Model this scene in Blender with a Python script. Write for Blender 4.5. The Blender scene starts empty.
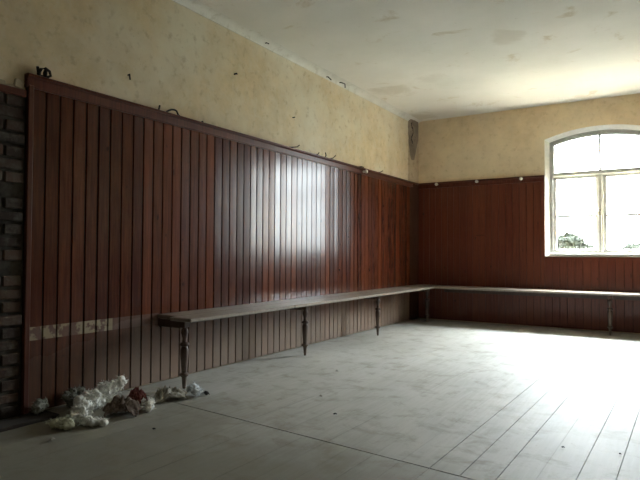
import bpy, bmesh, math, random
from mathutils import Vector, Matrix, noise as mnoise
random.seed(7)
S = bpy.context.scene
C = S.collection
PI = math.pi

# ------------------------------------------------------------------ helpers
class MB:
    """collects shapes, then links them as ONE mesh object"""
    def __init__(self):
        self.bm = bmesh.new()
        self.col = self.bm.loops.layers.color.new('tone')
    def _tone(self, faces, t):
        for f in faces:
            for l in f.loops: l[self.col] = (t, t, t, 1)
    def box(self, x0, x1, y0, y1, z0, z1, bevel=0, tone=.5, mat=None, seg=1):
        r = bmesh.ops.create_cube(self.bm, size=1)
        vs = r['verts']
        M = Matrix.Translation(((x0+x1)/2, (y0+y1)/2, (z0+z1)/2)) @ Matrix.Diagonal((abs(x1-x0), abs(y1-y0), abs(z1-z0), 1))
        if mat is not None: M = mat @ M
        bmesh.ops.transform(self.bm, matrix=M, verts=vs)
        fs = set(f for v in vs for f in v.link_faces)
        if bevel:
            es = list(set(e for v in vs for e in v.link_edges))
            b = bmesh.ops.bevel(self.bm, geom=es, offset=bevel, segments=seg, affect='EDGES', profile=.5)
            fs = set(b['faces'])
            vv = set(v for f in fs for v in f.verts)
            fs |= set(f for v in vv for f in v.link_faces)
        self._tone(fs, tone)
    def prism(self, prof, a, b, axis, tone=.5, cap=True):
        """prof: list of 2D points, extruded along axis from a to b"""
        def P(p, t):
            if axis == 'x': return (t, p[0], p[1])
            if axis == 'y': return (p[0], t, p[1])
            return (p[0], p[1], t)
        A = [self.bm.verts.new(P(p, a)) for p in prof]
        B = [self.bm.verts.new(P(p, b)) for p in prof]
        n = len(prof); fs = []
        for i in range(n):
            fs.append(self.bm.faces.new((A[i], A[(i+1) % n], B[(i+1) % n], B[i])))
        if cap:
            fs.append(self.bm.faces.new(A)); fs.append(self.bm.faces.new(B[::-1]))
        self._tone(fs, tone)
    def lathe(self, prof, cx, cy, seg=20, tone=.5):
        rings = []
        fs = []
        for r, z in prof:
            rings.append([self.bm.verts.new((cx+r*math.cos(2*PI*i/seg), cy+r*math.sin(2*PI*i/seg), z)) for i in range(seg)])
        for a, b in zip(rings, rings[1:]):
            for i in range(seg):
                fs.append(self.bm.faces.new((a[i], a[(i+1) % seg], b[(i+1) % seg], b[i])))
        fs.append(self.bm.faces.new(rings[0][::-1])); fs.append(self.bm.faces.new(rings[-1]))
        self._tone(fs, tone)
    def tube(self, pts, rad, seg=8, tone=.5):
        pts = [Vector(p) for p in pts]
        if not hasattr(rad, '__len__'): rad = [rad]*len(pts)
        rings = []; fs = []
        ref = Vector((.31, .77, .55)).normalized()
        for i, p in enumerate(pts):
            d = (pts[min(i+1, len(pts)-1)]-pts[max(i-1, 0)]).normalized()
            u = d.cross(ref).normalized(); v = d.cross(u)
            rings.append([self.bm.verts.new(p+(u*math.cos(2*PI*k/seg)+v*math.sin(2*PI*k/seg))*rad[i]) for k in range(seg)])
        for a, b in zip(rings, rings[1:]):
            for k in range(seg):
                fs.append(self.bm.faces.new((a[k], a[(k+1) % seg], b[(k+1) % seg], b[k])))
        fs.append(self.bm.faces.new(rings[0][::-1])); fs.append(self.bm.faces.new(rings[-1]))
        self._tone(fs, tone)
    def quad(self, ps, tone=.5):
        f = self.bm.faces.new([self.bm.verts.new(p) for p in ps])
        self._tone([f], tone)
    def build(self, name, mat, parent=None, smooth=None, origin=None):
        bmesh.ops.recalc_face_normals(self.bm, faces=self.bm.faces[:])
        me = bpy.data.meshes.new(name)
        org = Vector(origin) if origin is not None else Vector((0, 0, 0))
        if origin is not None: bmesh.ops.translate(self.bm, vec=-org, verts=self.bm.verts[:])
        self.bm.to_mesh(me); self.bm.free()
        if smooth is not None:
            me.polygons.foreach_set('use_smooth', [True]*len(me.polygons))
            me.set_sharp_from_angle(angle=math.radians(smooth))
        me.materials.append(mat)
        o = bpy.data.objects.new(name, me); C.objects.link(o)
        if parent is not None:
            o.parent = parent
            pw = Vector((0, 0, 0)); q = parent
            while q is not None: pw += q.location; q = q.parent
            o.location = org-pw
        else:
            o.location = org
        return o

def tag(o, label, cat, group=None, kind=None):
    o['label'] = label; o['category'] = cat
    if group: o['group'] = group
    if kind: o['kind'] = kind
    return o
def struct(o, label=None, cat=None):
    o['kind'] = 'structure'
    if label: o['label'] = label
    if cat: o['category'] = cat
    return o
def empty(name, loc):
    o = bpy.data.objects.new(name, None); C.objects.link(o); o.location = loc
    o.empty_display_size = .1
    return o

# ------------------------------------------------------------------ materials
class NT:
    def __init__(self, name):
        self.m = bpy.data.materials.new(name); self.m.use_nodes = True
        self.t = self.m.node_tree; self.t.nodes.clear()
        self.out = self.n('ShaderNodeOutputMaterial')
        self.b = self.n('ShaderNodeBsdfPrincipled'); self.l(self.b.outputs[0], self.out.inputs[0])
        self.pos = self.n('ShaderNodeNewGeometry').outputs['Position']
    def n(self, t, **kw):
        x = self.t.nodes.new(t)
        for k, v in kw.items(): setattr(x, k, v)
        return x
    def l(self, a, b): self.t.links.new(a, b)
    def setv(self, sock, v):
        if hasattr(v, 'is_linked'): self.l(v, sock)
        else: sock.default_value = v
    def noise(self, scale=5, detail=4, rough=.55, vec=None, stretch=None, dist=0):
        v = vec or self.pos
        if stretch:
            mp = self.n('ShaderNodeMapping'); mp.inputs['Scale'].default_value = stretch; self.l(v, mp.inputs[0]); v = mp.outputs[0]
        x = self.n('ShaderNodeTexNoise'); self.l(v, x.inputs['Vector'])
        x.inputs['Scale'].default_value = scale; x.inputs['Detail'].default_value = detail
        x.inputs['Roughness'].default_value = rough; x.inputs['Distortion'].default_value = dist
        return x.outputs['Fac']
    def ramp(self, fac, stops):
        r = self.n('ShaderNodeValToRGB'); self.l(fac, r.inputs[0])
        e = r.color_ramp.elements
        while len(e) < len(stops): e.new(.5)
        for k, (p, c) in enumerate(stops):
            e[k].position = p
            e[k].color = (c, c, c, 1) if not hasattr(c, '__len__') else (*c[:3], 1)
        return r.outputs[0]
    def mix(self, fac, a, b, mode='MIX'):
        x = self.n('ShaderNodeMix', data_type='RGBA', blend_type=mode)
        self.setv(x.inputs[0], fac)
        for s, v in ((x.inputs[6], a), (x.inputs[7], b)):
            if isinstance(v, tuple): s.default_value = (*v[:3], 1)
            else: self.l(v, s)
        return x.outputs[2]
    def math(self, op, a, b=0.0, c=0.0, clamp=False):
        x = self.n('ShaderNodeMath', operation=op, use_clamp=clamp)
        for s, v in zip(x.inputs, (a, b, c)): self.setv(s, v)
        return x.outputs[0]
    def mr(self, v, a, b, c=0.0, d=1.0):
        x = self.n('ShaderNodeMapRange', interpolation_type='SMOOTHSTEP')
        self.setv(x.inputs[0], v)
        for s, k in zip(list(x.inputs)[1:5], (a, b, c, d)): s.default_value = k
        return x.outputs[0]
    def xyz(self):
        x = self.n('ShaderNodeSeparateXYZ'); self.l(self.pos, x.inputs[0]); return x.outputs
    def tone(self):
        a = self.n('ShaderNodeVertexColor'); a.layer_name = 'tone'; return a.outputs[0]
    def bump(self, h, strength=.3, dist=.01):
        x = self.n('ShaderNodeBump'); x.inputs['Strength'].default_value = strength; x.inputs['Distance'].default_value = dist
        self.l(h, x.inputs['Height']); self.l(x.outputs[0], self.b.inputs['Normal'])
    def fin(self, col, rough=.8, spec=.5, coat=0, coat_rough=.1):
        if isinstance(col, tuple): self.b.inputs['Base Color'].default_value = (*col[:3], 1)
        else: self.l(col, self.b.inputs['Base Color'])
        self.setv(self.b.inputs['Roughness'], rough)
        self.b.inputs['Specular IOR Level'].default_value = spec
        self.b.inputs['Coat Weight'].default_value = coat; self.b.inputs['Coat Roughness'].default_value = coat_rough
        return self.m

def plain(name, col, rough=.6, spec=.5, metallic=0, var=.25, scale=30):
    n = NT(name)
    f = n.noise(scale, 3)
    c = n.mix(n.ramp(f, [(.3, 0), (.7, 1)]), tuple(x*(1-var) for x in col), tuple(min(1, x*(1+var)) for x in col))
    n.b.inputs['Metallic'].default_value = metallic
    return n.fin(c, rough, spec)

def mat_panel(name, dark, light, rough, ghost=False, dustz=.7, dustamt=.55, tonew=.45):
    n = NT(name)
    x, y, z = n.xyz()
    t = n.tone()
    g = n.noise(6, 6, .65, stretch=(9, 9, .5), dist=.4)         # grain runs up the board
    f = n.math('ADD', n.math('MULTIPLY', g, .75), n.math('MULTIPLY', n.math('SUBTRACT', t, .5), tonew))
    c = n.mix(n.ramp(f, [(.2, 0), (.6, 1)]), dark, light)
    k = n.noise(19, 1, .5, stretch=(1, 1, .6))
    c = n.mix(n.ramp(k, [(.74, 0), (.79, .7)]), c, tuple(v*.25 for v in dark))       # knots, dents
    wear = n.noise(2.3, 5, .6)
    # grey dust and scuffing on the low boards
    low = n.mr(n.math('ADD', z, n.math('MULTIPLY', wear, .5)), .35, dustz+.45, 1, 0)
    if ghost: low = n.math('MULTIPLY', low, n.mr(n.math('ADD', y, n.math('MULTIPLY', wear, .4)), -5.9, -5.0, .3, 1))
    low = n.math('MULTIPLY', low, n.mr(z, .50, .55, 1, .25))
    c = n.mix(n.math('MULTIPLY', low, dustamt), c, (.29, .235, .18))
    c = n.mix(n.ramp(wear, [(.5, 0), (.8, .07)]), c, (.2, .15, .12))
    if ghost:
        # scar of a bench that was taken away: a band with flaked cream filler
        band = n.math('MULTIPLY', n.math('GREATER_THAN', z, .452), n.math('LESS_THAN', z, .535))
        along = n.math('MULTIPLY', n.math('LESS_THAN', y, -5.2), n.math('GREATER_THAN', y, -6.3))
        band = n.math('MULTIPLY', band, along)
        c = n.mix(n.math('MULTIPLY', band, .6), c, (.17, .115, .095))
        fl = n.noise(14, 3, .6, stretch=(1, 1.2, 1.2))
        fl = n.math('MULTIPLY', n.ramp(fl, [(.46, 0), (.53, 1)]), n.math('MULTIPLY', band, n.math('LESS_THAN', y, -5.62)))
        c = n.mix(n.math('MULTIPLY', fl, .85), c, (.32, .26, .17))
    n.bump(g, .12, .003)
    r = n.math('ADD', n.math('ADD', rough, n.math('MULTIPLY', low, .28)), n.math('MULTIPLY', wear, .05))
    return n.fin(c, r, .5)

def mat_plaster(name, base, pale, stain, pale_amt=.6):
    n = NT(name)
    x, y, z = n.xyz()
    a = n.noise(1.1, 5, .6); b = n.noise(3.7, 6, .65); d = n.noise(13, 5, .6); e = n.noise(45, 3)
    c = n.mix(n.ramp(b, [(.38, 0), (.64, 1)]), base, tuple(v*.83 for v in base))
    c = n.mix(n.math('MULTIPLY', n.ramp(a, [(.42, 0), (.62, 1)]), pale_amt), c, pale)
    c = n.mix(n.ramp(n.noise(7, 6, .7, dist=.5), [(.48, 0), (.68, .35)]), c, pale)
    c = n.mix(n.ramp(d, [(.55, 0), (.70, .5)]), c, stain)
    c = n.mix(n.ramp(e, [(.66, 0), (.78, .5)]), c, tuple(v*.6 for v in stain))
    n.bump(n.math('ADD', b, n.math('MULTIPLY', d, .4)), .25, .012)
    return n.fin(c, .92, .2)

def mat_ceiling():
    n = NT('ceiling_plaster')
    x, y, z = n.xyz()
    a = n.noise(.8, 6, .6); b = n.noise(2.6, 6, .62, dist=.6); d = n.noise(16, 4)
    c = n.mix(n.ramp(a, [(.4, 0), (.62, 1)]), (.78, .755, .70), (.70, .68, .62))
    c = n.mix(n.ramp(b, [(.60, 0), (.70, .55), (.74, .2)]), c, (.46, .37, .22))
    # water stain spreading from the corner and along the far wall
    def spot(px, py, r):
        dx = n.math('SUBTRACT', x, px); dy = n.math('SUBTRACT', y, py)
        q = n.math('SQRT', n.math('ADD', n.math('MULTIPLY', dx, dx), n.math('MULTIPLY', dy, dy)))
        q = n.math('ADD', q, n.math('MULTIPLY', n.math('SUBTRACT', b, .5), r*3.2))
        return n.mr(q, r*.3, r, 1, 0)
    for px, py, r, am in ((.15, -.35, .35, .35), (2.05, -2.75, .2, .25), (.42, -1.75, .3, .28), (.95, -1.95, .25, .18), (2.4, -.2, .16, .35)):
        c = n.mix(n.math('MULTIPLY', spot(px, py, r), am), c, (.36, .29, .18))
    c = n.mix(n.ramp(d, [(.66, 0), (.8, .3)]), c, (.35, .31, .25))
    n.bump(b, .15, .01)
    return n.fin(c, .93, .15)

def mat_floor():
    n = NT('floor_boards')
    x, y, z = n.xyz()
    t = n.tone()
    g = n.noise(5, 6, .65, stretch=(9, .6, 1), dist=.5)
    s = n.noise(1.2, 6, .6); d = n.noise(5, 7, .7, dist=.4); e = n.noise(60, 2)
    f = n.math('ADD', n.math('MULTIPLY', g, .8), n.math('MULTIPLY', t, .12))
    c = n.mix(n.ramp(f, [(.25, 0), (.75, 1)]), (.35, .345, .305), (.51, .51, .48))
    c = n.mix(n.ramp(s, [(.42, 0), (.66, .6)]), c, (.49, .485, .455))
    c = n.mix(n.ramp(d, [(.50, 0), (.66, .6)]), c, (.215, .185, .135))
    c = n.mix(n.ramp(n.noise(3.1, 6, .65), [(.55, 0), (.7, .35)]), c, (.52, .52, .49))
    c = n.mix(n.ramp(e, [(.68, 0), (.78, .6)]), c, (.16, .14, .11))
    # boards before the cross joint: browner dirt, darkened further to mimic light falloff
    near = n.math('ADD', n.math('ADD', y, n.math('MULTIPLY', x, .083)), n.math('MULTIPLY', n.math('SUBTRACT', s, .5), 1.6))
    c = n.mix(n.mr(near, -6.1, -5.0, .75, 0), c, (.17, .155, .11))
    n.bump(n.math('ADD', g, n.math('MULTIPLY', d, .4)), .18, .004)
    r = n.math('ADD', FLOOR_ROUGH, n.math('MULTIPLY', s, .2))
    return n.fin(c, r, .4)

FLOOR_ROUGH = .52
M = {}
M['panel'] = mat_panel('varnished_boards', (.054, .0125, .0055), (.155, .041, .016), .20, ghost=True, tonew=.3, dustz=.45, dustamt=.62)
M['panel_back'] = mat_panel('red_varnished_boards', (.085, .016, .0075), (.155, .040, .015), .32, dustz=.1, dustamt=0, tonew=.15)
M['rail'] = mat_panel('rail_varnish', (.07, .018, .010), (.17, .05, .024), .28, dustz=.1, dustamt=0)
M['post'] = mat_panel('corner_board', (.05, .02, .011), (.13, .056, .032), .8, dustz=.1, dustamt=0)
M['ochre'] = mat_plaster('ochre_plaster', (.66, .535, .35), (.68, .63, .51), (.38, .30, .19), .8)
M['ochre_back'] = mat_plaster('ochre_plaster_far', (.76, .60, .385), (.80, .68, .49), (.50, .38, .22), .6)
M['plain_wall'] = mat_plaster('bare_plaster', (.40, .33, .22), (.45, .40, .30), (.25, .19, .11))
M['ceiling'] = mat_ceiling()
M['cove'] = mat_plaster('cove_whitewash', (.70, .68, .61), (.76, .75, .71), (.45, .41, .33))
M['floor'] = mat_floor()
M['gap'] = plain('dark_gap', (.02, .017, .014), .9, .1)
M['bench'] = mat_panel('bench_seat_wood', (.24, .20, .165), (.40, .345, .29), .30, dustz=.1, dustamt=0)
M['leg'] = mat_panel('turned_leg_wood', (.05, .026, .017), (.115, .062, .042), .4, dustz=.1, dustamt=.3)
M['white_paint'] = plain('window_white_paint', (.68, .67, .62), .5, .4, var=.1, scale=12)
M['reveal'] = plain('reveal_whitewash', (.88, .86, .80), .85, .2, var=.04)
M['frame_shade_paint'] = plain('backlit_frame_paint', (.44, .43, .39), .6, .3, var=.15, scale=15)  # backlit grey of the white frame put into the paint colour
M['iron'] = plain('black_iron', (.025, .022, .02), .55, .5, .6)
M['porcelain'] = plain('white_porcelain', (.75, .73, .68), .2, .5, var=.05)
M['brass'] = plain('tarnished_latch', (.5, .46, .38), .4, .5, .3)
for nd in M['post'].node_tree.nodes:
    if nd.type == 'BSDF_PRINCIPLED': nd.inputs['Specular IOR Level'].default_value = .08
for k_ in ('panel', 'rail'):
    for nd in M[k_].node_tree.nodes:
        if nd.type == 'BSDF_PRINCIPLED': nd.inputs['Specular IOR Level'].default_value = .28
def mat_fluff(name, a, b):
    n = NT(name)
    f = n.noise(35, 4, .6); s = n.noise(9, 3)
    c = n.mix(n.ramp(f, [(.32, 0), (.62, 1)]), a, b)
    c = n.mix(n.ramp(s, [(.55, 0), (.72, .55)]), c, tuple(v*.7 for v in a))
    n.bump(f, .5, .008)
    return n.fin(c, .95, .1)
M['fluff'] = mat_fluff('white_wadding', (.70, .71, .66), (.92, .93, .90))
M['fluff_green'] = mat_fluff('yellowed_wadding', (.46, .47, .34), (.68, .69, .55))
M['fluff_grey'] = mat_fluff('dirty_wadding', (.18, .185, .16), (.30, .31, .27))
M['fluff_blue'] = mat_fluff('bluish_wadding', (.62, .66, .68), (.88, .92, .95))
M['cloth'] = mat_fluff('brown_rag', (.075, .05, .038), (.20, .155, .125))
M['red_cloth'] = mat_fluff('red_rag', (.09, .024, .02), (.17, .06, .05))
M['sack'] = mat_fluff('grey_sacking', (.25, .235, .19), (.44, .42, .36))
M['dark'] = plain('dark_scrap', (.03, .028, .026), .8, .3)
M['paper'] = plain('pale_scrap', (.62, .60, .55), .9, .2)
M['shade_plank_wood'] = mat_panel('shade_plank_wood', (.03, .024, .02), (.07, .055, .045), .7, dustz=.1, dustamt=0)

def mat_brick():
    n = NT('old_bricks')
    t = n.tone()
    f = n.noise(14, 5, .65)
    c = n.mix(t, (.04, .03, .024), (.115, .068, .048))
    c = n.mix(n.ramp(f, [(.45, 0), (.68, .8)]), c, (.10, .09, .075))
    n.bump(f, .6, .012)
    return n.fin(c, .95, .15)
M['brick'] = mat_brick()
M['mortar'] = plain('crumbling_mortar', (.05, .044, .036), .95, .1, var=.4, scale=18)

def mat_glass():
    n = NT('window_glass')
    t = n.t
    tr = n.n('ShaderNodeBsdfTransparent'); tr.inputs[0].default_value = (.96, .98, .97, 1)
    gl = n.n('ShaderNodeBsdfGlossy'); gl.inputs['Roughness'].default_value = .02
    fr = n.n('ShaderNodeFresnel'); fr.inputs[0].default_value = 1.45
    mx = n.n('ShaderNodeMixShader'); n.l(fr.outputs[0], mx.inputs[0]); n.l(tr.outputs[0], mx.inputs[1]); n.l(gl.outputs[0], mx.inputs[2])
    # a film of grime, thicker along the bottom of the pane
    x, y, z = n.xyz()
    df = n.n('ShaderNodeBsdfDiffuse'); df.inputs[0].default_value = (.35, .36, .33, 1)
    q = n.math('ADD', z, n.math('MULTIPLY', n.noise(9, 4), .25))
    gm = n.mr(q, 1.12, 1.42, .35, .02)
    m2 = n.n('ShaderNodeMixShader'); n.l(gm, m2.inputs[0]); n.l(mx.outputs[0], m2.inputs[1]); n.l(df.outputs[0], m2.inputs[2])
    n.t.nodes.remove(n.b); n.l(m2.outputs[0], n.out.inputs[0])
    return n.m
M['glass'] = mat_glass()

# ------------------------------------------------------------------ room shell
RX, RY, RZ = 5.0, -10.6, 3.076      # right wall, rear wall, ceiling
WT = 2.098                          # wainscot top
PANEL_END = -6.262

# floor: plank by plank (one mesh), slightly askew, with a cross joint
def seam_y(x): return -5.55-.083*(x-.85)
fl = MB()
SK = .025
pitch = .148
x = 2.278-pitch*24
idx = 0
gapset = {17: 0, 18: 1}
while x < RX+.4:
    for part in (0, 1):
        t = random.random()
        dz = random.uniform(-.0004, .0004)
        g0 = random.choice((.0008, .001, .0012, .002))
        k = round((x-2.278)/pitch)
        if k in (1, 2, 3, 5, 6) and part == 0: g0 = .006
        xa, xb = x+g0*.5, x+pitch-.0004
        def X(xx, yy): return xx+SK*(yy+4.6)
        if part == 0: ya, yb = None, .02
        else: ya, yb = RY-.02, None
        ps = []
        for xx, side in ((xa, 0), (xb, 1)):
            sy = seam_y(xx)
            y0 = sy+.005 if part == 0 else RY-.02
            y1 = .02 if part == 0 else sy-.005
            if part == 1: off = .0
            else: off = 0
            ps.append((X(xx+off, y0), y0)); ps.append((X(xx+off, y1), y1))
        a0, a1, b0, b1 = ps
        top = [fl.bm.verts.new((p[0], p[1], dz)) for p in (a0, b0, b1, a1)]
        bot = [fl.bm.verts.new((p[0], p[1], -.03)) for p in (a0, b0, b1, a1)]
        fs = [fl.bm.faces.new(top), fl.bm.faces.new(bot[::-1])]
        for i in range(4): fs.append(fl.bm.faces.new((top[i], bot[i], bot[(i+1) % 4], top[(i+1) % 4])))
        fl._tone(fs, t)
    x += pitch; idx += 1
floor = struct(fl.build('floor', M['floor']))
b = MB(); b.box(-.3, RX+.5, RY-.3, .4, -.2, -.028); struct(b.build('floor_underlay', M['gap'], floor))
b = MB(); b.box(-.35, RX+.35, RY-.35, .35, RZ, RZ+.25); struct(b.build('ceiling', M['ceiling']))

# --- walls with arched openings
def arch_outline(c, hw, z0, zs, zt, n=18, inset=0.0):
    """closed outline of a segmental-arched opening, in (u,z)"""
    hw_, z0_, = hw-inset, z0+inset
    h = zt-zs
    R_ = (hw*hw+h*h)/(2*h)
    zc = zt-R_
    Ri = R_-inset
    pts = [(c-hw_, z0_), (c+hw_, z0_)]
    a = math.asin(min(1, hw_/Ri))
    for i in range(n+1):
        t = a-2*a*i/n
        pts.append((c+Ri*math.sin(t), zc+Ri*math.cos(t)))
    return pts
WIN = dict(hw=.675, z0=.982, zs=2.592, zt=2.712)
def wall_with_holes(name, mp, u0, u1, cs, mat, thick=.36):
    bm = bmesh.new()
    lay = bm.loops.layers.color.new('tone')
    hin = [arch_outline(c, inset=0, **WIN) for c in cs]
    hout = [arch_outline(c, inset=.05, **WIN) for c in cs]
    for w, hs in ((0, hin), (thick, hout)):
        es = []
        for loop in [[(u0, -.1), (u1, -.1), (u1, RZ+.1), (u0, RZ+.1)]]+hs:
            vs = [bm.verts.new(mp(u, w, z)) for u, z in loop]
            es += [bm.edges.new((vs[i], vs[(i+1) % len(vs)])) for i in range(len(vs))]
        bmesh.ops.triangle_fill(bm, use_beauty=True, edges=es)
    # outer sides of the opening beyond the frame
    for h in hout:
        n = len(h)
        a = [bm.verts.new(mp(u, .075, z)) for u, z in h]; c = [bm.verts.new(mp(u, thick, z)) for u, z in h]
        for i in range(n): bm.faces.new((a[i], a[(i+1) % n], c[(i+1) % n], c[i]))
    me = bpy.data.meshes.new(name); bm.to_mesh(me); bm.free(); me.materials.append(mat)
    o = bpy.data.objects.new(name, me); C.objects.link(o)
    return struct(o)

def ring(mb, mp, A, B, wa, wb):
    n = len(A)
    a = [mb.bm.verts.new(mp(u, wa, z)) for u, z in A]; b_ = [mb.bm.verts.new(mp(u, wb, z)) for u, z in B]
    fs = [mb.bm.faces.new((a[i], a[(i+1) % n], b_[(i+1) % n], b_[i])) for i in range(n)]
    mb._tone(fs, .5)
def ubox(mb, mp, u0, u1, w0, w1, z0, z1):
    ps = [mp(u, w, z) for u in (u0, u1) for w in (w0, w1) for z in (z0, z1)]
    lo = [min(p[i] for p in ps) for i in range(3)]; hi = [max(p[i] for p in ps) for i in range(3)]
    mb.box(lo[0], hi[0], lo[1], hi[1], lo[2], hi[2], bevel=.004)

def build_window(name, mp, c):
    O = lambda i: arch_outline(c, inset=i, **WIN)
    r = MB(); ring(r, mp, O(0), O(.05), 0, .075)
    # a narrow plaster lip standing proud of the wall
    ring(r, mp, O(0), O(0), 0, -.006); ring(r, mp, O(-.006), O(0), -.006, -.006); ring(r, mp, O(-.006), O(-.006), 0, -.006)
    win = struct(r.build(name, M['reveal']))
    f = MB()
    for (i0, i1) in ((.045, .085),):
        ring(f, mp, O(i0), O(i1), .07, .07); ring(f, mp, O(i1), O(i1), .07, .15); ring(f, mp, O(i1), O(i0), .15, .15)
    struct(f.build('frame', M['frame_shade_paint'], win))
    zt = 2.068; g = .038
    t = MB(); ubox(t, mp, c-.585, c+.585, .06, .15, zt, zt+.055); ubox(t, mp, c-.585, c+.585, .045, .07, zt+.012, zt+.04); struct(t.build('transom', M['white_paint'], win))
    t = MB(); ubox(t, mp, c-g, c+g, .06, .15, 1.035, zt); ubox(t, mp, c-.02, c+.02, .048, .065, 1.035, zt); struct(t.build('centre_post', M['white_paint'], win))
    for s in (-1, 1):
        a, e = (c-.585, c-g) if s < 0 else (c+g, c+.585)
        sw = .042
        sash = MB()
        ubox(sash, mp, a, a+sw, .08, .13, 1.035, zt); ubox(sash, mp, e-sw*.5, e, .08, .13, 1.035, zt)
        ubox(sash, mp, a, e, .08, .13, 1.035, 1.075); ubox(sash, mp, a, e, .08, .13, zt-.03, zt)
        so = struct(sash.build('casement_sash', M['white_paint'], win))
        m = MB(); ubox(m, mp, a+sw, e-sw*.5, .09, .12, 1.512, 1.544); struct(m.build('glazing_bar', M['white_paint'], so))
        p = MB(); p.quad([mp(a+.01, .105, 1.07), mp(e-.01, .105, 1.07), mp(e-.01, .105, zt-.01), mp(a+.01, .105, zt-.01)])
        struct(p.build('pane', M['glass'], so))
    # arched top light
    tl = MB()
    A = [q for q in arch_outline(c, inset=.08, **WIN)]; B = [q for q in arch_outline(c, inset=.105, **WIN)]
    A[0] = (A[0][0], zt+.045); A[1] = (A[1][0], zt+.045); B[0] = (B[0][0], zt+.07); B[1] = (B[1][0], zt+.07)
    ring(tl, mp, A, B, .085, .085); ring(tl, mp, B, B, .085, .13); ring(tl, mp, B, A, .13, .13)
    tlo = struct(tl.build('top_light', M['white_paint'], win))
    m = MB(); ubox(m, mp, c-.015, c+.015, .09, .12, zt+.065, WIN['zt']-.1); struct(m.build('glazing_bar', M['white_paint'], tlo))
    p = MB()
    f_ = p.bm.faces.new([p.bm.verts.new(mp(u, .105, z)) for u, z in B]); struct(p.build('pane', M['glass'], tlo))
    # latch on the centre post
    l = MB()
    ubox(l, mp, c-.022, c+.022, .036, .052, 1.53, 1.62)
    l.tube([mp(c, .04, 1.575), mp(c, .015, 1.575), mp(c-.05, .008, 1.57), mp(c-.085, .012, 1.56)], [.011, .012, .010, .007])
    struct(l.build('latch', M['brass'], win))
    s_ = MB(); ubox(s_, mp, c-.625, c+.625, .0, .08, .992, 1.016); struct(s_.build('window_sill', M['white_paint'], win))
    return win

back_map = lambda u, w, z: (u, w, z)
right_map = lambda u, w, z: (RX+w, -u, z)
BACKW = [2.568]
RIGHTW = []
wall_with_holes('wall_back', back_map, -.36, RX+.36, BACKW, M['ochre_back'])
wall_with_holes('wall_right', right_map, -.36, -RY+.36, RIGHTW, M['ochre'])
b = MB(); b.box(-.36, 0, RY-.36, .36, -.1, RZ+.1); struct(b.build('wall_left', M['ochre']))
b = MB(); b.box(-.36, RX+.36, RY-.36, RY, -.1, RZ+.1); struct(b.build('wall_rear', M['plain_wall']))
n_ = 1
for c in BACKW: build_window('window_%d' % n_, back_map, c); n_ += 1
for c in RIGHTW: build_window('window_%d' % n_, right_map, c); n_ += 1

# exposed brickwork on the left wall, past the end of the boarding
b = MB()
z = .012; row = 0
while z < 1.93:
    y = PANEL_END-.012-(0 if row % 2 else .125)
    if row % 2 == 0:
        b.box(.004, .016+random.uniform(0, .008), y+.012, PANEL_END-.014, z, z+.064, bevel=.006, tone=random.random())
    while y > -9.2:
        L = .245+random.uniform(-.01, .01)
        d = random.uniform(.008, .03)
        if random.random() > .04:
            b.box(.002, d+.006, y-L, y-random.uniform(0, .006), z+random.uniform(0, .006), z+.062+random.uniform(-.004, .006), bevel=.007, tone=random.random()**1.4)
        y -= L+.013
    z += .078; row += 1
br = b.build('wall_left_brickwork', M['brick']); struct(br)
b = MB(); b.box(-.01, .006, -9.3, PANEL_END, 0, 1.96); struct(b.build('mortar_bed', M['mortar'], br))
b = MB(); b.box(0, .035, -9.3, PANEL_END-.01, 1.945, 1.99, bevel=.004, tone=.4); struct(b.build('lath', M['rail'], br))
# torn plaster edge above the lath
b = MB()
for i in range(26):
    y = PANEL_END-.02-i*.055
    h = random.uniform(.02, .06)
    b.box(.0, random.uniform(.012, .03), y-.06, y, 1.99, 1.99+h, bevel=.006, tone=random.random(), mat=Matrix.Translation((0, y, 2.0)) @ Matrix.Rotation(random.uniform(-.3, .3), 4, 'X') @ Matrix.Translation((0, -y, -2.0)))
struct(b.build('torn_plaster', M['plain_wall'], br))

# cove along the left wall
prof = [(-.0, 3.018), (.008, 3.018)]
for i in range(9):
    t = i/8*PI/2
    prof.append((.085-.077*math.cos(t), 3.018+(RZ-3.018)*math.sin(t)))
prof += [(0, RZ+.002)]
b = MB()
# laid in uneven lengths so that the edge wanders like old plaster
b.prism(prof, RY, 0, 'y'); struct(b.build('trim_1', M['cove'], smooth=40))

# ------------------------------------------------------------------ boarding
def boards(axis, a0, a1, z0, z1, pitch, mat, name, parent=None, tilt=.016, skip=None, thick=.022, g=.011, bev=.002):
    mb = MB(); a = a0
    while a < a1-.01:
        w = min(pitch+random.uniform(-.003, .003), a1-a)
        t = random.random()
        s = random.uniform(-tilt, tilt)*w
        d0, d1 = thick+s, thick-s
        prof = [(0, a+g*.5), (d0-bev, a+g*.5), (d0, a+g*.5+bev), ((d0+d1)*.5+.0003, a+w*.5), (d1, a+w-g*.5-bev), (d1-bev, a+w-g*.5), (0, a+w-g*.5)]
        for (p0, p1) in (skip(a, a+w) if skip else [(z0, z1)]):
            if axis == 'y': mb.prism([(p[0], p[1]) for p in prof], p0, p1, 'z', tone=t)
            else: mb.prism([(p[1], -p[0]) for p in prof], p0, p1, 'z', tone=t)
        a += w
    return mb.build(name, mat, parent)
CP = .34                                                # corner boxing
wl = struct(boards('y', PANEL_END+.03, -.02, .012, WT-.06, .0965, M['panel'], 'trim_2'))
b = MB(); b.box(0, .012, PANEL_END, -.01, .008, WT-.05); struct(b.build('backing', M['gap'], wl))
b = MB(); b.box(0, .04, PANEL_END, PANEL_END+.034, 0, WT-.07, bevel=.004); struct(b.build('end_stile', M['rail'], wl))
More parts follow.
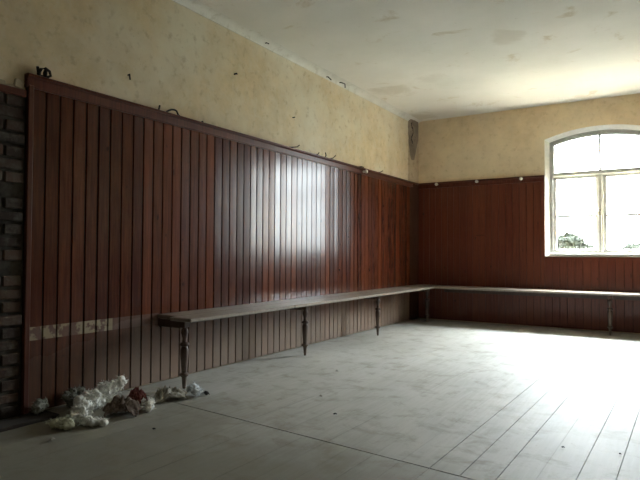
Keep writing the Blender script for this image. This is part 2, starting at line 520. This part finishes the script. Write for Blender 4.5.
def cap(axis, a, c, name, parent):
    p = [(0, WT-.085), (.030, WT-.085), (.034, WT-.075), (.034, WT-.03), (.040, WT-.022), (.052, WT-.018), (.052, WT-.004), (.046, WT), (0, WT)]
    mb = MB()
    mb.prism(p if axis == 'y' else [(-q[0], q[1]) for q in p], a, c, axis)
    return struct(mb.build(name, M['rail'], parent))
cap('y', PANEL_END-.008, -.02, 'cap_rail', wl)
def win_skip(a, e):
    for c in BACKW:
        l, r = c-.665-.012, c+.665+.012
        if e > l+.01 and a < r-.01:
            if a < l-.01 or e > r+.01: pass
            return [(.012, .95)]
    return [(.012, WT-.06)]
# the boards of the far wall stop at the window jambs: lay them in runs
wb = None
runs = [(.02, BACKW[0]-.68), (BACKW[0]-.68, BACKW[0]+.68), (BACKW[0]+.68, RX-.01)]
for k, (a, c) in enumerate(runs):
    top = .968 if k % 2 else WT-.06
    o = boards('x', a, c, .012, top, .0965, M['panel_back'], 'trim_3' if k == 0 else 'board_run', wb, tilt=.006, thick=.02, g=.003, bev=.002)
    struct(o)
    if k == 0: wb = o
    if k % 2 == 0: cap('x', a, c, 'cap_rail', wb)
    bb = MB(); bb.box(a, c, -.011, 0, .008, top); struct(bb.build('backing', M['gap'], wb))
wr = struct(boards('y', -RY*0-10.5, -.03, .012, .93, .0965, M['panel_back'], 'trim_4', tilt=.01))
wr.scale = (-1, 1, 1); wr.location = (RX, 0, 0)

# boxed-in corner with rotten plaster
M['boxing'] = mat_plaster('stained_plaster', (.46, .36, .24), (.54, .45, .33), (.20, .15, .10), .6)
b = MB(); b.prism([(0, -CP), (.028, -CP), (.036, -.21), (.036, 0), (0, 0)], .01, WT-.002, 'z', tone=.3); tc = struct(b.build('trim_5', M['post']))
b = MB(); b.prism([(0, -CP), (.008, -CP), (.024, -.21), (.024, 0), (0, 0)], WT-.004, 3.05, 'z'); struct(b.build('plaster_boxing', M['boxing'], tc))
M['rot'] = mat_plaster('damp_plaster', (.17, .13, .095), (.36, .29, .22), (.05, .04, .03), .7)
def rot_patch():
    bm = bmesh.new(); bm.loops.layers.color.new('tone')
    nu, nz = 14, 46
    g = []
    for j in range(nz+1):
        z = 2.42+(3.055-2.42)*j/nz
        rowv = []
        for i in range(nu+1):
            u = i/nu
            # runs across the canted face then the square face of the boxing
            wtop = 1.0
            q_ = min(1, j/nz*1.6); lo = -.27-.10*q_**.6+.02*mnoise.noise(Vector((0, 1, z*11))); hi = -.16+.155*q_**1.2+.02*mnoise.noise(Vector((5, 1, z*11)))
            y = lo+(hi-lo)*u
            base = .008+.016*min(1, max(0, (y+.34)/.13))
            n1 = mnoise.noise(Vector((y*9, z*5, 1.3)))
            edge = min(u, 1-u)*6; edge = min(1, edge)*min(1, j/10)
            crack = abs(y+.26-.03*math.sin(z*29))
            dep = -.02*max(0, 1-crack/.018) if z > 2.6 else 0
            rowv.append(bm.verts.new((base+.001+edge*(.016+.012*n1+dep*.9)-.004*(1-edge), y, z)))
        g.append(rowv)
    for j in range(nz):
        for i in range(nu):
            bm.faces.new((g[j][i], g[j][i+1], g[j+1][i+1], g[j+1][i]))
    me = bpy.data.meshes.new('rotten_plaster'); bm.to_mesh(me); bm.free(); me.materials.append(M['rot'])
    o = bpy.data.objects.new('rotten_plaster', me); C.objects.link(o); o.parent = tc; struct(o)
    b = MB()
    b.tube([(.018+.010, -.26+.03*math.sin(z*29), z) for z in [2.66+.02*i for i in range(18)]], [.003+.006*abs(math.sin(i*.6)) for i in range(18)], 6)
    struct(b.build('plaster_crack', M['gap'], tc))
rot_patch()

# ------------------------------------------------------------------ benches
BH = .526
LEGP = [(.016, .0), (.019, .004), (.022, .03), (.027, .085), (.036, .093), (.039, .103), (.036, .113), (.027, .120), (.031, .17), (.036, .24), (.037, .285), (.030, .31),
        (.039, .317), (.041, .327), (.036, .337), (.025, .345), (.023, .365), (.029, .39), (.035, .41), (.032, .43), (.026, .442), (.030, .452)]
def leg(parent, x, y, ry=0):
    b = MB(); b.lathe([((.0345*(r/.0345)**1.55)*.80, z) for r, z in LEGP], x, y, tone=random.random())
    b.box(x-.029, x+.029, y-.029, y+.029, .448, BH-.03, bevel=.004, tone=random.random())
    return b.build('leg', M['leg'], parent, smooth=35, origin=(x, y, 0))
left_bench = empty('wall_bench', (.24, -2.65, 0))
tag(left_bench, 'long wooden bench with turned legs along the left panelled wall', 'bench')
b = MB()
b.box(.022, .235, -5.215, -.025, BH-.028, BH, bevel=.005, tone=.35); b.box(.238, .452, -5.29, -.025, BH-.028, BH, bevel=.006, tone=.55)
b.build('seat', M['bench'], left_bench)
b = MB(); b.box(.026, .05, -5.2, -.36, BH-.10, BH-.03, bevel=.003); b.build('wall_rail', M['leg'], left_bench)
for y in (-5.22, -3.62, -2.02, -.40): leg(left_bench, .322, y)
for y in (-5.22, -3.62, -2.02, -.40):
    b = MB(); b.box(.05, .29, y-.016, y+.016, BH-.085, BH-.03, bevel=.003); b.build('bearer', M['leg'], left_bench)
back_bench = empty('wall_bench', (2.7, -.24, 0))
tag(back_bench, 'wooden bench under the window along the far red panelled wall', 'bench')
b = MB()
b.box(.455, RX-.05, -.235, -.024, BH-.028, BH, bevel=.005, tone=.4); b.box(.455, RX-.05, -.468, -.238, BH-.028, BH, bevel=.006, tone=.5)
b.build('seat', M['bench'], back_bench)
b = MB(); b.box(.46, RX-.06, -.05, -.024, BH-.10, BH-.03, bevel=.003); b.build('wall_rail', M['leg'], back_bench)
for x in (2.715, 4.35): leg(back_bench, x, -.38)

# ------------------------------------------------------------------ hooks, knobs, nails
def hook(name, y, pts, label, rad=.005, group=None, cat='hook'):
    """iron hook on the cap rail of the left wall; pts are (out, along, up) from the rail's top edge"""
    b = MB()
    b.tube([(.03+p[0], y+p[1], WT-.006+p[2]) for p in pts], rad, 8)
    o = b.build(name, M['iron'], origin=(.03, y, WT))
    return tag(o, label, cat, group)
def arc(n, f): return [f(i/(n-1)) for i in range(n)]
hook('iron_hook', -6.17, [(0, -.02, -.01), (.01, -.03, .02), (.02, -.022, .05), (.028, .0, .058), (.032, .025, .045), (.028, .035, .02), (.015, .02, .01)],
     'black iron coat hook on the rail at the near end of the left panelling', .009)
b = MB()
for dx, dy in ((0, -.02), (.01, .015)): b.tube([(.02+dx, -6.17+dy, WT-.004), (.03+dx, -6.175+dy, WT+.03), (.04, -6.18+dy*1.6, WT+.055)], [.012, .014, .008])
b.box(0.01, .04, -6.205, -6.14, WT-.01, WT+.012, bevel=.004)
hk = [o for o in C.objects if o.name == 'iron_hook'][0]
b.build('hook_base', M['iron'], hk)
hook('bent_nail', -5.235, [(0, 0, -.02), (0, .0, .0), (.004, .008, .045)], 'short upright iron nail just before the curved hook on the left rail', .007, cat='nail')
hook('iron_hook', -5.1, arc(9, lambda t: (.012, -.075+.15*t, .0+.04*math.sin(PI*(t*.85))-.02*(t > .85))), 'black iron hook bent in a low curve on the left rail', .0075)
hook('bent_nail', -4.77, [(0, -.02, 0), (.012, 0, .012), (0, .02, .006)], 'small dark nail stub on the left rail beyond the curved hook', .006, cat='nail')
hook('iron_hook', -3.45, [(0, -.14, -.004), (.02, -.03, .006), (.03, .05, .022), (.035, .085, .045)], 'thin black hook lying slanted midway along the left rail', .006)
hook('iron_hook', -2.92, [(0, -.10, .0), (.02, -.06, .01), (.03, -.05, .03)], 'first of three small hooks bunched on the left rail', .006)
hook('iron_hook', -2.80, [(0, 0, .0), (.02, -.005, .025), (.02, -.02, .055)], 'middle of three small hooks bunched on the left rail', .006)
hook('iron_hook', -2.66, [(0, -.06, .0), (.025, .0, .015), (.03, .05, .05)], 'last of three small hooks bunched on the left rail', .006)
hook('iron_hook', -1.95, [(0, -.09, .0), (.02, 0, .012), (.02, .06, .012)], 'flat dark hook on the left rail above the pale knob', .006)
hook('iron_hook', -1.42, [(0, -.07, .0), (.02, 0, .006), (.03, .07, .035)], 'black hook on the left rail nearest the room corner', .006)
def knob(p, axis, label, group=None):
    b = MB()
    prof = [(.012, 0), (.013, .012), (.010, .018), (.017, .026), (.020, .036), (.017, .047), (.008, .053)]
    b.lathe(prof, 0, 0, 14)
    bmesh.ops.rotate(b.bm, verts=b.bm.verts[:], cent=(0, 0, 0), matrix=Matrix.Rotation(PI/2, 3, 'Y' if axis == 'y' else 'X'))
    bmesh.ops.scale(b.bm, verts=b.bm.verts[:], vec=(1.25, 1.25, 1.25))
    o = b.build('porcelain_knob', M['porcelain'], smooth=40); o.location = p
    return tag(o, label, 'knob', group)
knob((.345, -.033, 2.064), 'x', 'white porcelain knob on the far rail closest to the corner', 'porcelain coat knobs')
knob((.962, -.033, 2.068), 'x', 'white porcelain knob on the far rail, middle of its three', 'porcelain coat knobs')
knob((1.588, -.033, 2.066), 'x', 'white porcelain knob on the far rail closest to the window', 'porcelain coat knobs')
knob((.033, -1.87, 2.05), 'y', 'pale knob on the rail of the left panelled wall', 'porcelain coat knobs')
def nail(p, pts, label, rad=.005, mat='iron'):
    b = MB(); b.tube([Vector(p)+Vector(q) for q in pts], rad, 7)
    return tag(b.build('nail', M[mat], origin=p), label, 'nail')
nail((0, -4.33, 2.632), [(-.005, 0, 0), (.03, .0, .004), (.034, .0, -.004)], 'dark nail high in the left plaster', .007)
nail((0, -3.40, 2.43), [(-.005, 0, 0), (.03, 0, 0)], 'dark nail in the left plaster below the whitewashed cove, mid wall', .006)
nail((0, -5.50, 2.30), [(-.005, 0, .0), (.018, 0, .006), (.022, .002, -.035)], 'drooping nail in the left plaster over the near panelling', .006)
nail((.03, -2.42, 3.035), [(-.015, -.04, .015), (.01, -.03, .012), (.02, .04, .012), (.02, .045, -.035)], 'long bent nail hanging from the cove', .007)
nail((.02, -2.72, 3.03), [(-.015, -.03, .01), (.012, -.02, .008), (.014, .045, -.01)], 'flat dark nail in the cove beside the bent one', .007)
nail((.03, -3.9, 3.055), [(-.02, -.01, .0), (.008, .0, .0), (.01, .03, .0)], 'small dark nail nearest the camera in the cove', .006)
nail((1.05, -.02, 1.28), [(0, 0, 0), (0, -.014, .0), (-.06, -.014, .0), (-.11, -.012, -.004)], 'thin pin across the far red panelling', .003)

# ------------------------------------------------------------------ rubbish on the floor
def bake(o):
    dg = bpy.context.evaluated_depsgraph_get()
    me = bpy.data.meshes.new_from_object(o.evaluated_get(dg))
    old = o.data; o.modifiers.clear(); o.data = me; bpy.data.meshes.remove(old)
def clump(name, blobs, mat, label, cat, voxel=.007, amp=.02, tscale=.04, seed=0, group=None, parent=None, fibres=0, zmin=.004):
    bm = bmesh.new()
    for (x, y, z, r) in blobs:
        for k in range(5):
            rr = r*random.uniform(.45, .8)
            d = Vector((random.gauss(0, 1), random.gauss(0, 1), random.gauss(0, .7))).normalized()*(r-rr)*1.15
            p = Vector((x, y, z))+d; p.z = max(p.z, rr*.55)
            bmesh.ops.create_icosphere(bm, subdivisions=2, radius=rr, matrix=Matrix.Translation(p) @ Matrix.Diagonal((1, random.uniform(.8, 1.2), random.uniform(.75, 1.0), 1)))
    me = bpy.data.meshes.new(name); bm.to_mesh(me); bm.free()
    o = bpy.data.objects.new(name, me); C.objects.link(o)
    m = o.modifiers.new('r', 'REMESH'); m.mode = 'VOXEL'; m.voxel_size = voxel
    bake(o)
    me = o.data
    off = Vector((seed*3.1, seed*1.7, 0))
    me.calc_loop_triangles()
    nrm = [v.normal.copy() for v in me.vertices]
    for v, nn in zip(me.vertices, nrm):
        q = v.co/tscale+off
        h = mnoise.fractal(q, .8, 2.1, 4)
        w = mnoise.noise_vector(v.co/(tscale*.45)+off)*.25*amp
        v.co += nn*h*amp+w
        if v.co.z < zmin: v.co.z = zmin
    me.polygons.foreach_set('use_smooth', [True]*len(me.polygons))
    if fibres:
        bm = bmesh.new(); bm.from_mesh(me)
        vs = [v.co.copy() for v in bm.verts]; ns = [v.normal.copy() for v in bm.verts]
        for k in range(fibres):
            i = random.randrange(len(vs)); p = vs[i]; nn = (ns[i]+mnoise.random_unit_vector()*.8).normalized()
            t = nn.cross(mnoise.random_unit_vector()).normalized()
            L = random.uniform(.012, .03); wd = random.uniform(.0012, .003)
            a, b_, c, d = p-t*wd, p+t*wd, p+nn*L*.6+t*(wd+.004), p+nn*L+t*.008
            if min(q.z for q in (c, d)) < .003: continue
            V = [bm.verts.new(q) for q in (a, b_, c, d)]; bm.faces.new(V)
        bm.to_mesh(me); bm.free()
    me.materials.clear(); me.materials.append(mat)
    org = Vector((sum(b[0] for b in blobs)/len(blobs), sum(b[1] for b in blobs)/len(blobs), 0))
    me.transform(Matrix.Translation(-org)); o.location = org
    if parent: o.parent = parent; o.location = org-parent.location
    elif label: tag(o, label, cat, group)
    return o

def rag(name, cx, cy, lx, ly, rot, h, mat, label, cat, seed, thick=.006, group=None):
    """crumpled cloth: a folded sheet with real thickness"""
    bm = bmesh.new()
    N = 34; g = []
    for j in range(N+1):
        rw = []
        for i in range(N+1):
            u, v = i/N*2-1, j/N*2-1
            q = Vector((u*1.6+seed, v*1.6, seed*.7))
            e = max(0, 1-(u*u+v*v)*.62)
            wv = mnoise.noise_vector(q*1.4)
            z = h*e*(.55+.75*abs(mnoise.noise(q*1.9)))+h*.35*abs(mnoise.noise(q*4.5))*(.3+e)
            x = u*lx/2+wv.x*lx*.13; y = v*ly/2+wv.y*ly*.13
            c, s = math.cos(rot), math.sin(rot)
            rw.append(bm.verts.new((x*c-y*s, x*s+y*c, .006+z)))
        g.append(rw)
    for j in range(N):
        for i in range(N): bm.faces.new((g[j][i], g[j][i+1], g[j+1][i+1], g[j+1][i]))
    me = bpy.data.meshes.new(name); bm.to_mesh(me); bm.free()
    o = bpy.data.objects.new(name, me); C.objects.link(o)
    m = o.modifiers.new('s', 'SOLIDIFY'); m.thickness = thick; m.offset = 0
    bake(o)
    o.data.polygons.foreach_set('use_smooth', [True]*len(o.data.polygons))
    o.data.materials.append(mat); o.location = (cx, cy, 0)
    return tag(o, label, cat, group)
random.seed(21)
clump('wadding_clump', [(.28, -5.79, .135, .05), (.26, -5.83, .115, .065), (.29, -5.75, .14, .04), (.25, -5.87, .07, .08), (.27, -5.93, .085, .07), (.30, -6.0, .07, .065), (.36, -6.08, .055, .058), (.41, -6.14, .045, .05), (.49, -6.15, .03, .042), (.55, -6.13, .022, .034), (.59, -6.105, .022, .026)], M['fluff'],
      'large torn heap of white wadding against the left panelling', 'wadding', fibres=1300, seed=1, amp=.022)
clump('wadding_clump', [(.43, -6.26, .03, .042), (.48, -6.255, .028, .035), (.40, -6.28, .025, .035)], M['fluff_green'], 'yellowish wadding at the near end of the white heap', 'wadding', fibres=250, seed=2)
clump('wadding_clump', [(.09, -5.95, .085, .04), (.09, -5.99, .07, .04), (.09, -5.91, .07, .04), (.09, -5.96, .035, .05)], M['fluff_grey'], 'dim grey wadding behind the white heap by the panelling', 'wadding', fibres=250, seed=3)
clump('wadding_clump', [(.11, -6.21, .062, .04), (.10, -6.18, .066, .035), (.13, -6.23, .052, .03)], M['fluff_grey'], 'small dark grey wadding lump on the dark plank at the end of the panelling', 'wadding', fibres=120, seed=4, zmin=.0265)
rag('crumpled_rag', .49, -5.9, .20, .16, .75, .10, M['cloth'], 'crumpled brown rag beside the white wadding heap', 'rag', 1.7)
rag('crumpled_rag', .345, -5.665, .11, .11, .2, .085, M['red_cloth'], 'dark red rag scrap between brown rag and grey sacking', 'rag', 4.2)
clump('wadding_clump', [(.53, -5.72, .03, .028), (.56, -5.745, .022, .026), (.505, -5.685, .028, .022), (.585, -5.77, .018, .02)], M['fluff'], 'small white wadding tuft in front of the red rag', 'wadding', fibres=150, seed=6, amp=.012)
rag('crumpled_sacking', .465, -5.495, .21, .14, 1.15, .075, M['sack'], 'grey crumpled sacking on the floor before the first bench leg', 'sacking', 7.9)
clump('wadding_clump', [(.545, -5.335, .04, .03), (.515, -5.305, .055, .028), (.58, -5.35, .03, .026), (.545, -5.29, .035, .024), (.50, -5.335, .05, .024)], M['fluff_blue'], 'bluish white wadding at the foot of the first bench leg', 'wadding', fibres=260, seed=8, amp=.014)
rag('dark_scrap', .585, -5.265, .035, .07, 1.2, .02, M['dark'], 'black scrap beside the bluish wadding', 'scrap', 3.3, .003)
b = MB(); b.box(-.085, .085, -.72, .72, .001, .022, bevel=.003, tone=.2, mat=Matrix.Translation((.13, -6.865, .0)) @ Matrix.Rotation(-.02, 4, 'Z'))  # plank enlarged and darkened to stand in for shade along the wall
tag(b.build('shade_plank', M['shade_plank_wood'], origin=(.13, -6.865, 0)), 'dark plank enlarged to stand in for shade on the floor below the bare brickwork', 'plank')
def bit(x, y, s, mat, label, seed):
    return rag('floor_scrap', x, y, s, s*.7, seed, s*.35, mat, label, 'scrap', seed*1.3, .002)
bit(.585, -6.417, .03, M['sack'], 'pale crumb of plaster on the dark floor near the wadding heap', 2)
bit(.891, -5.998, .018, M['dark'], 'black speck on the floor in front of the red rag', 3)
bit(1.595, -5.187, .02, M['dark'], 'black chip on the floor beyond the cross joint', 4)
bit(.96, -4.086, .03, M['paper'], 'pale chip on the floor out from the second bench leg', 5)
bit(1.293, -4.869, .02, M['sack'], 'flat grey flake on the floor before the pale chip', 6)
bit(2.883, -5.051, .014, M['dark'], 'black speck on the boards beneath the window light', 7)
bit(3.139, -4.995, .014, M['dark'], 'tiny dark speck at the right edge of the lit boards', 8)
# ------------------------------------------------------------------ outside
b = MB(); b.box(-25, 30, .4, 60, -.75, -.7); struct(b.build('ground_outside', plain('meadow', (.07, .075, .06), .95, .1, var=.2, scale=2)), 'pale meadow outside the window', 'ground')
b = MB(); b.box(RX+.4, 40, -30, .4, -.75, -.7); struct(b.build('ground_yard', plain('yard_gravel', (.30, .29, .26), .95, .1, var=.15, scale=2)))
M['leaf'] = plain('dark_leaves', (.008, .0095, .007), .9, .05, var=.4, scale=9)
M['twig'] = plain('bush_twigs', (.008, .007, .006), .9, .05)
def bush(name, cx, cy, lobes, n, label, seed):
    random.seed(seed)
    root = empty(name, (cx, cy, -.7)); tag(root, label, 'bush')
    st = MB()
    for (x, y, z, r) in lobes:
        st.tube([(cx+random.uniform(-.08, .08), cy, -.7), (cx+x*.5, cy+y*.5, -.7+(z+.7)*.5), (cx+x, cy+y, z)], [.03, .02, .008], 6)
    st.build('stems', M['twig'], root)
    bm = bmesh.new(); bm.loops.layers.color.new('tone')
    for (x, y, z, r) in lobes:
        for k in range(int(n*r*r)):
            d = mnoise.random_unit_vector()*r*random.random()**.33
            p = Vector((cx+x, cy+y, z))+Vector((d.x, d.y, d.z*.9))
            if p.z < -.68: continue
            a = mnoise.random_unit_vector(); t = a.cross(mnoise.random_unit_vector()).normalized(); s = random.uniform(.05, .09)
            bm.faces.new([bm.verts.new(q) for q in (p-a*s, p+t*s*.45, p+a*s, p-t*s*.45)])
    me = bpy.data.meshes.new('foliage'); bm.to_mesh(me); bm.free(); me.materials.append(M['leaf'])
    o = bpy.data.objects.new('foliage', me); C.objects.link(o); o.parent = root; o.location = -Vector((cx, cy, -.7))
    return root
bush('garden_bush', 1.85, 2.2, [(-.30, 0, .95, .33), (.02, 0, 1.12, .26), (.3, .1, .88, .3), (-.1, .1, .55, .5), (.25, .1, .45, .5), (.6, .1, .72, .28), (-.5, .1, .6, .4), (0, 0, 0, .6)], 24000,
     'dark pointed bush outside the left casement of the window', 3)
bush('garden_bush', 2.95, 4.4, [(-.55, 0, .89, .26), (-.2, 0, .95, .28), (.2, 0, 1.0, .3), (.2, 0, .4, .5), (-.4, 0, .2, .5), (.6, 0, .6, .5)], 24000,
     'low dark bush outside the right casement of the window', 4)

# ------------------------------------------------------------------ light
W = bpy.data.worlds.new('overcast'); S.world = W; W.use_nodes = True
bg = W.node_tree.nodes['Background']; bg.inputs[0].default_value = (.87, .945, 1, 1); bg.inputs[1].default_value = 1.0
# overcast sky: brighter overhead than at the horizon
wt = W.node_tree
tc_ = wt.nodes.new('ShaderNodeTexCoord'); sp = wt.nodes.new('ShaderNodeSeparateXYZ'); wt.links.new(tc_.outputs['Generated'], sp.inputs[0])
mr_ = wt.nodes.new('ShaderNodeMapRange'); pw_ = wt.nodes.new('ShaderNodeMath'); pw_.operation = 'POWER'; pw_.use_clamp = True; pw_.inputs[1].default_value = 1.5; wt.links.new(sp.outputs[2], pw_.inputs[0]); wt.links.new(pw_.outputs[0], mr_.inputs[0])
mr_.inputs[1].default_value = 0; mr_.inputs[2].default_value = 1; mr_.inputs[3].default_value = .42; mr_.inputs[4].default_value = 4.6
wt.links.new(mr_.outputs[0], bg.inputs[1])
def portal(name, loc, rot):
    d = bpy.data.lights.new(name, 'AREA'); d.shape = 'RECTANGLE'; d.size = 1.3; d.size_y = 1.75; d.cycles.is_portal = True
    o = bpy.data.objects.new(name, d); C.objects.link(o); o.location = loc; o.rotation_euler = rot
for c in BACKW: portal('daylight_portal', (c, .2, 1.83), (-PI/2, 0, 0))
for u in RIGHTW: portal('daylight_portal', (RX+.2, -u, 1.83), (-PI/2, 0, -PI/2))

# ------------------------------------------------------------------ camera
cam = bpy.data.cameras.new('camera'); co = bpy.data.objects.new('camera', cam); C.objects.link(co)
cam.sensor_fit = 'HORIZONTAL'; cam.sensor_width = 36; cam.lens = 31.2726
yaw, pit, rol = .5633, .0241, .0054
fw = Vector((-math.sin(yaw)*math.cos(pit), math.cos(yaw)*math.cos(pit), math.sin(pit)))
rt = Vector((math.cos(yaw), math.sin(yaw), 0)); up = rt.cross(fw)
r2 = rt*math.cos(rol)+up*math.sin(rol); u2 = up*math.cos(rol)-rt*math.sin(rol)
co.matrix_world = Matrix(((r2.x, u2.x, -fw.x, 3.3634), (r2.y, u2.y, -fw.y, -8.1714), (r2.z, u2.z, -fw.z, 1.0), (0, 0, 0, 1)))
cam.clip_start = .02
S.camera = co
S.view_settings.view_transform = 'Standard'; S.view_settings.look = 'None'; S.view_settings.gamma = 1; S.view_settings.use_curve_mapping = False
S.view_settings.exposure = 6.38
S.cycles.use_denoising = True
S.cycles.max_bounces = 14; S.cycles.diffuse_bounces = 8; S.cycles.transparent_max_bounces = 16
